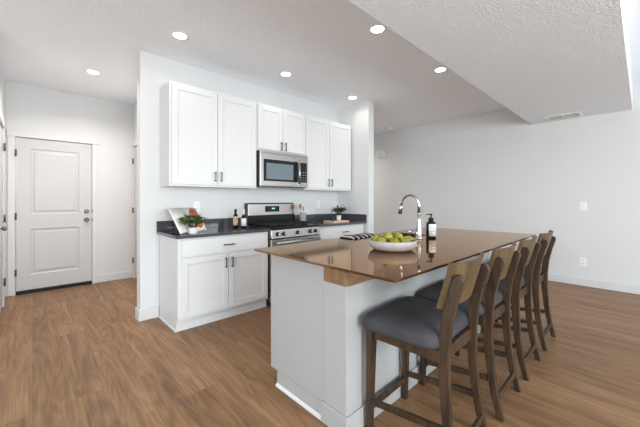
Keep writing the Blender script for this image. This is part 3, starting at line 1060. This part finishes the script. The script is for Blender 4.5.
# ------------------------------------------------------------------ bar stools
def make_stool():
    t = thing('bar_stool', (0, 0, 0), '', 'bar stool', 'wooden bar stools along the island')
    # cushion
    mb = MB()
    cy = .042
    rings = []
    for z, ins in ((.566, .012), (.574, .003), (.587, 0), (.606, 0), (.624, .006), (.638, .022), (.647, .050), (.653, .095), (.656, .15)):
        rings.append(sring(0, cy, .247 - ins, .205 - ins, max(.065 - ins * .3, .02), z, 6, .04))
    mb.loft(rings)
    part('seat', mb, 'fabric', t, 'slate grey upholstered seat', world=False)
    # seat frame
    mb = MB()
    mb.box((-.185, .198, .508), (.185, .220, .5655), .002)
    mb.box((-.185, -.178, .508), (.185, -.158, .5655), .002)
    for s in (-1, 1): mb.box((s * .196, -.160, .508), (s * .174, .206, .5655), .002)
    part('seat_frame', mb, 'wood_leg', t, world=False)
    # front legs
    for s in (-1, 1):
        mb = MB()
        x = s * .187
        mb.loft([[(x - .015, .212, 0), (x + .015, .212, 0), (x + .015, .240, 0), (x - .015, .240, 0)],
                 [(x - .0225, .192, .565), (x + .0225, .192, .565), (x + .0225, .232, .565), (x - .0225, .232, .565)]], False)
        part('leg', mb, 'wood_leg', t, world=False)
    # rear legs run up as back posts
    cen = [(-.245, 0), (-.215, .12), (-.190, .28), (-.178, .45), (-.178, .58), (-.190, .70), (-.214, .81), (-.237, .885)]
    for s in (-1, 1):
        mb = MB()
        x = s * .187
        L_, R_ = [], []
        for i, (y, z) in enumerate(cen):
            h = [.016, .018, .020, .023, .024, .025, .026, .025][i]
            L_.append((y - h, z)); R_.append((y + h, z))
        tipc = cen[-1]
        tip = [(tipc[0] + .0250 * math.cos(R(a)) - .004 * math.sin(R(a)), tipc[1] + .033 * math.sin(R(a))) for a in (20, 50, 80, 110, 140, 165)]
        mb.prism(R_ + tip + L_[::-1], 'x', x - .0155, x + .0155, .003)
        for v_ in mb.b.verts: v_.co.x -= s * .014 * v_.co.z / .9
        part('rear_leg', mb, 'wood_leg', t, world=False)
    # curved back panel in front of the posts
    mb = MB(); b = mb.b
    n = 14
    hw = .204
    rings = []
    for i in range(n + 1):
        u = -1 + 2 * i / n
        x = u * hw
        bow = -.040 * (1 - u * u)
        def yz(z):  # panel leans with the posts
            return -.160 - (z - .76) * .28 + bow
        zt, zb = .968 - .004 * (1 - u * u), .758
        rings.append([(x, yz(zb) - .009, zb), (x, yz(zb) + .009, zb), (x, yz(zt) + .009, zt), (x, yz(zt) - .009, zt)])
    mb.loft(rings, False)
    bmesh.ops.recalc_face_normals(b, faces=b.faces)
    part('backrest', mb, 'wood_back', t, 'golden brown curved wooden back panel', world=False)
    # stretchers
    mb = MB().box((-.172, .212, .108), (.172, .232, .142), .003)
    part('stretcher', mb, 'wood_leg', t, world=False)
    mb = MB().box((-.172, -.234, .092), (.172, -.214, .126), .003)
    part('stretcher', mb, 'wood_leg', t, world=False)
    for s in (-1, 1):
        mb = MB()
        x = s * .187
        mb.loft([[(x - .009, -.178, .196), (x + .009, -.178, .196), (x + .009, -.178, .226), (x - .009, -.178, .226)],
                 [(x - .009, .214, .146), (x + .009, .214, .146), (x + .009, .214, .176), (x - .009, .214, .176)]], False)
        part('stretcher', mb, 'wood_leg', t, world=False)
    for o in t.children:
        bm = bmesh.new(); bm.from_mesh(o.data); bmesh.ops.recalc_face_normals(bm, faces=bm.faces); bm.to_mesh(o.data); bm.free()
    return t


st0 = make_stool()
for i, (x, y, rz, lab) in enumerate((
        (1.527, .798, 1.8, 'nearest wooden bar stool with slate grey seat, at the near end of the island'),
        (2.114, .800, 1.0, 'second bar stool from the near end of the island, behind the nearest one'),
        (2.673, .800, 1.0, 'third bar stool from the near end of the island, between two others'),
        (3.272, .800, .6, 'farthest wooden bar stool, at the far end of the island nearest the blank wall'))):
    o = st0 if i == 0 else copy_tree(st0)
    o.location = (x, y, 0)
    o.rotation_euler.z = R(rz)
    o['label'] = lab

# ------------------------------------------------------------------ things on the left counter
# open cookbook leaning back on a small easel
t = thing('cookbook', (1.2, 3.15, CT), 'open white cookbook with a red food photo leaning behind the plant', 'book')
P0 = Vector((1.035, 3.035, CT + .010))        # lower left corner
U = Vector((1.375, 3.23, CT + .010)) - P0      # along the lower edge
TL = Vector((1.012, 3.30, 1.152))
Vv = TL - P0
def page(a0, a1, curl, material, name):
    mb = MB(); b = mb.b
    nrm = U.cross(Vv).normalized()
    if nrm.y > 0: nrm = -nrm
    uvl = b.loops.layers.uv.new('UVMap')
    n = 8
    fr, bk = [], []
    for i in range(n + 1):
        s = i / n
        q = a0 + (a1 - a0) * s
        lift = nrm * (curl * math.sin(math.pi * s) + .002)
        fr.append([(b.verts.new(P0 + U * q + Vv * v_ + lift), s, v_) for v_ in (0, 1)])
        bk.append([b.verts.new(P0 + U * q + Vv * v_ - nrm * .008) for v_ in (0, 1)])
    for i in range(n):
        q = (fr[i][0], fr[i + 1][0], fr[i + 1][1], fr[i][1])
        f = b.faces.new([x_[0] for x_ in q]); f.smooth = True
        for l, x_ in zip(f.loops, q): l[uvl].uv = (x_[1], x_[2])
        b.faces.new((bk[i][0], bk[i][1], bk[i + 1][1], bk[i + 1][0]))
        for k in (0, 1):
            b.faces.new((fr[i][k][0], bk[i][k], bk[i + 1][k], fr[i + 1][k][0]))
    b.faces.new((fr[0][0][0], fr[0][1][0], bk[0][1], bk[0][0]))
    b.faces.new((fr[-1][0][0], bk[-1][0], bk[-1][1], fr[-1][1][0]))
    bmesh.ops.recalc_face_normals(b, faces=b.faces)
    return part(name, mb, material, t)
page(0, .498, .012, 'page', 'left_page')
page(.502, 1, .012, 'photo_page', 'right_page')
for q in (.11, .8):
    es = MB()
    pb = P0 + U * q
    es.tube([pb + Vector((.01, -.02, .006)), pb + Vv * .04 + Vector((.02, .03, -.004)) + Vector((0, .0, 0))], .004, 6)
    es.tube([pb + Vector((.012, .028, .010)), P0 + U * q + Vv * .7 + Vector((.004, .022, -.02))], .004, 6)
    es.tube([P0 + U * q + Vv * .7 + Vector((.004, .022, -.02)), pb + Vector((.0, .33 - .2 * q, .004))], .004, 6)
    part('easel_leg', es, 'black', t, 'black wire easel leg')


def plant(name, cx, cy, z, r, h, spread, height, nl, leafm, potm, label, leafL=.035, ratio=.6, inside=None):
    t = thing(name, (cx, cy, z), label, 'plant')
    part('pot', MB().lathe([(0, 0), (r * .8, 0), (r * .86, .003), (r, h), (r * .93, h), (r * .9, h - .012), (0, h - .012)], (cx, cy, z), 24), potm, t)
    part('soil', MB().lathe([(0, h - .0118), (r * .88, h - .0118), (r * .7, h - .008), (0, h - .006)], (cx, cy, z), 16), 'soil', t)
    st, lf = MB(), MB()
    for k in range(nl):
        a = random.uniform(0, 2 * math.pi)
        rad = spread * math.sqrt(random.random())
        hh = height * random.uniform(.45, 1) * (1 - .35 * (rad / spread) ** 2)
        tip = Vector((cx + rad * math.cos(a), cy + rad * math.sin(a), z + h + hh))
        if inside and not inside(tip): continue
        b0 = Vector((cx + r * .5 * math.cos(a), cy + r * .5 * math.sin(a), z + h - .01))
        mid = (b0 + tip) / 2 + Vector((0, 0, height * .2))
        st.tube([b0, mid, tip], [.0016, .0013, .0008], 4, False)
        for q in range(6):
            s = .45 + .55 * q / 5
            p = b0.lerp(mid, min(1, s * 2)) if s < .5 else mid.lerp(tip, s * 2 - 1)
            d_ = Vector((random.uniform(-1, 1), random.uniform(-1, 1), random.uniform(-.1, .8)))
            if p.z < z + h + .012: d_.z = abs(d_.z) + .3
            if inside and not inside(p + d_.normalized() * leafL * 1.2): continue
            lf.leaf(p, d_, leafL * random.uniform(.7, 1.2), leafL * ratio)
    part('stems', st, 'stem', t)
    part('foliage', lf, leafm, t)
    return t


_bn = U.cross(Vv).normalized()
_bn = -_bn if _bn.y > 0 else _bn
plant('potted_plant', 1.152, 3.03, CT + .0008, .046, .062, .125, .135, 80, 'leaf', 'potwhite', 'bushy green plant in small white pot in front of the cookbook', .038,
      inside=lambda p: (p - P0).dot(_bn) > .022 and p.z > CT + .02)

# oil bottles
def bottle(x, y, prof, material, label, lab, lm, zl, capm, capprof):
    t = thing('oil_bottle', (x, y, CT), label, 'bottle', 'bottles beside the range')
    r_ = max(p[0] for p in prof)
    g = part('glass', MB().lathe(prof, (x, y, CT + .0005), 24), material, t)
    wraplabel('label', x, y, r_ + .0002, CT + zl[0], CT + zl[1], 150, 320, lm, g, lab)
    part('cap', MB().lathe(capprof, (x, y, CT), 16), capm, t)
bottle(1.762, 3.325, [(0, 0), (.026, 0), (.028, .004), (.028, .135), (.022, .155), (.013, .168), (.013, .185), (0, .185)], 'amber',
       'slim dark oil bottle with gold label, left of its neighbour by the range', 'gold label', 'tanlabel', (.03, .135), 'black', [(0, .1855), (.015, .1855), (.015, .222), (0, .222)])
bottle(1.822, 3.240, [(0, 0), (.029, 0), (.031, .004), (.031, .125), (.024, .142), (.014, .150), (.014, .160), (0, .160)], 'amber',
       'dark bottle with white label and pale neck, nearest the range', 'white label', 'label', (.025, .115), 'label', [(0, .1605), (.0145, .1605), (.012, .215), (.009, .222), (0, .222)])

# utensil crock right of the range
t = thing('utensil_crock', (2.835, 3.36, CT), 'pale grey stoneware crock of wooden spoons right of the range', 'utensil crock')
part('crock', MB().lathe([(0, 0), (.042, 0), (.046, .005), (.047, .145), (.042, .145), (.041, .008), (0, .008)], (2.835, 3.36, CT + .0005), 28), 'greypot', t)
for i, (dx, dy, tx, ty, zt, lab) in enumerate(((.016, .008, -.052, .012, .258, 'wooden spoon leaning farthest left in the grey crock'),
                                               (.0, .018, -.008, .036, .272, 'tallest wooden spoon in the grey crock'),
                                               (.004, -.024, -.022, -.036, .232, 'shortest wooden spoon in the grey crock, in front of the other two'))):
    bx, by = 2.835 + dx, 3.36 + dy
    mb = MB()
    a_ = Vector((bx, by, CT + .012)); c_ = Vector((2.835 + tx, 3.36 + ty, CT + zt))
    mb.tube([a_, a_.lerp(c_, .72), a_.lerp(c_, .80), a_.lerp(c_, .9), c_, a_.lerp(c_, 1.03)], [.005, .005, .019, .027, .021, .005], 12, True, .4)
    sp = part('wooden_spoon', mb, 'spoon')
    recentre(sp, a_)
    tag(sp, lab, 'spoon', 'wooden spoons in the crock')

# cutting board with plant and cup
cbd = part('cutting_board', MB().box((3.13, 3.02, CT + .0005), (3.46, 3.24, CT + .024), .004, 2), 'board')
recentre(cbd, (3.26, 3.13, CT)); tag(cbd, 'pale wooden cutting board on the counter under the small plant', 'cutting board')
plant('potted_plant', 3.345, 3.13, CT + .0245, .036, .075, .11, .15, 36, 'leafdark', 'potwhite', 'dark green plant in small white pot on the cutting board', .042, .62)
cup = part('cup', MB().lathe([(0, 0), (.030, 0), (.034, .004), (.036, .075), (.033, .075), (.031, .008), (0, .007)], (3.245, 3.155, CT + .0245), 24), 'navy')
recentre(cup, (3.245, 3.155, CT + .0245)); tag(cup, 'small dark navy cup on the cutting board left of the white pot', 'cup')


# ------------------------------------------------------------------ wall plates, vent, detectors
def plate_y(name, x, z, wd, ht, kind, label, cat, y=YK):
    t = thing(name, (x, y, z), label, cat)
    part('cover_plate', MB().box((x - wd / 2, y - .007, z - ht / 2), (x + wd / 2, y - .0005, z + ht / 2), .002), 'plastic', t)
    if kind == 'outlet':
        for s in (-1, 1):
            f = part('socket', MB().box((x - .017, y - .0095, z + s * .02 - .014), (x + .017, y - .0072, z + s * .02 + .014), .002), 'plastic', t)
            part('slots', MB().box((x - .008, y - .0105, z + s * .02 - .005), (x - .005, y - .0096, z + s * .02 + .006)).box((x + .005, y - .0105, z + s * .02 - .005), (x + .008, y - .0096, z + s * .02 + .006)), 'slot', f)
    else:
        part('rocker', MB().box((x - .016, y - .011, z - .033), (x + .016, y - .0072, z + .033), .002), 'plastic', t)
    return t


def plate_x(name, yy, z, wd, ht, kind, label, cat, x=XR):
    t = thing(name, (x, yy, z), label, cat)
    part('cover_plate', MB().box((x - .007, yy - wd / 2, z - ht / 2), (x - .0005, yy + wd / 2, z + ht / 2), .002), 'plastic', t)
    if kind == 'outlet':
        for s in (-1, 1):
            f = part('socket', MB().box((x - .0095, yy - .017, z + s * .02 - .014), (x - .0072, yy + .017, z + s * .02 + .014), .002), 'plastic', t)
            part('slots', MB().box((x - .0105, yy - .008, z + s * .02 - .005), (x - .0096, yy - .005, z + s * .02 + .006)).box((x - .0105, yy + .005, z + s * .02 - .005), (x - .0096, yy + .008, z + s * .02 + .006)), 'slot', f)
    else:
        part('rocker', MB().box((x - .012, yy - .016, z - .033), (x - .0072, yy + .016, z + .033), .002), 'plastic', t)
    return t


plate_y('wall_outlet', 1.39, 1.168, .075, .12, 'outlet', 'white outlet above the counter behind the cookbook', 'outlet')
plate_y('wall_outlet', 3.31, 1.175, .075, .12, 'outlet', 'white outlet above the counter right of the range', 'outlet')
plate_x('light_switch', .595, 1.157, .08, .125, 'switch', 'white switch plate high on the blank right wall', 'light switch')
plate_x('wall_outlet', .595, .344, .08, .125, 'outlet', 'white outlet low on the blank right wall above the baseboard', 'outlet')

t = thing('door_chime', (XR, 4.10, 2.28), 'small white chime box high on the wall beyond the kitchen', 'door chime')
part('housing', MB().box((XR - .045, 4.01, 2.22), (XR - .0005, 4.20, 2.345), .006, 2), 'plastic', t)
part('grille', MB().box((XR - .047, 4.04, 2.24), (XR - .0452, 4.17, 2.325), .001), 'trim', t)

sd = thing('smoke_detector', (5.545, 3.72, H), 'white smoke detector on the far ceiling by the wall', 'smoke detector')
part('base', MB().lathe([(0, -.012), (.07, -.012), (.072, 0), (0, 0)], (5.545, 3.72, H - .0005), 28), 'plastic', sd)
part('cover', MB().lathe([(0, -.042), (.045, -.040), (.058, -.032), (.062, -.0125), (0, -.0125)], (5.545, 3.72, H - .0005), 28), 'plastic', sd)

t = thing('ceiling_vent', (5.57, .79, 2.45), 'white rectangular register in the dropped ceiling near the right wall', 'vent')
ZS = 2.4497
part('frame', MB().box((5.43, .59, ZS - .008), (5.455, .99, ZS), .001).box((5.685, .59, ZS - .008), (5.71, .99, ZS), .001)
     .box((5.455, .59, ZS - .008), (5.685, .615, ZS), .001).box((5.455, .965, ZS - .008), (5.685, .99, ZS), .001).box((5.455, .783, ZS - .008), (5.685, .797, ZS), .001), 'plastic', t)
part('backing', MB().box((5.455, .615, ZS - .0004), (5.685, .965, ZS)), 'plastic', t)
sl = MB()
for k in range(13):
    x = 5.465 + k * .0175
    for y0, y1 in ((.616, .782), (.798, .964)):
        sl.prism([(x, ZS - .007), (x + .002, ZS - .0075), (x + .012, ZS - .001), (x + .010, ZS - .0005)], 'y', y0, y1)
part('louvres', sl, 'plastic', t)


def recessed(x, y, label, k=1.0):
    t = thing('recessed_light', (x, y, H), label, 'ceiling light', 'recessed ceiling lights')
    part('trim_ring', MB().lathe([(.058, -.004), (.083, -.002), (.086, 0), (.055, 0)], (x, y, H - .0004), 32), 'plastic', t)
    # open the ring: lens disc sits inside, just below the ceiling
    part('lens', MB().lathe([(0, -.0065), (.05, -.0063), (.058, -.0045), (0, -.0043)], (x, y, H - .0004), 32), 'lamp', t, 'glowing lens')
    area('lamp_light', (0, 0, -.012), (0, 0, 0), .11, .11, LAMP_POWER * k, LAMP_COL, t, 'DISK', 150)
    return t


for x, y, lab, k in ((.535, 4.529, 'glowing recessed light over the entry, in front of the door', 5.0),
                  (1.005, 2.965, 'glowing recessed light above the left wall cabinet', .2),
                  (2.252, 2.985, 'glowing recessed light in front of the short wall cabinet', .2),
                  (3.494, 2.987, 'glowing recessed light right against the wing wall', .25),
                  (2.255, 1.635, 'glowing recessed light above the island, nearest the dropped ceiling corner', 1),
                  (3.495, 1.634, 'glowing recessed light above the far end of the island', 1),
                  (4.85, 4.95, 'glowing recessed light in the hall behind the wing wall', 4.5)):  # hidden lamp added to brighten the hall wall and ceiling
    recessed(x, y, lab, k)
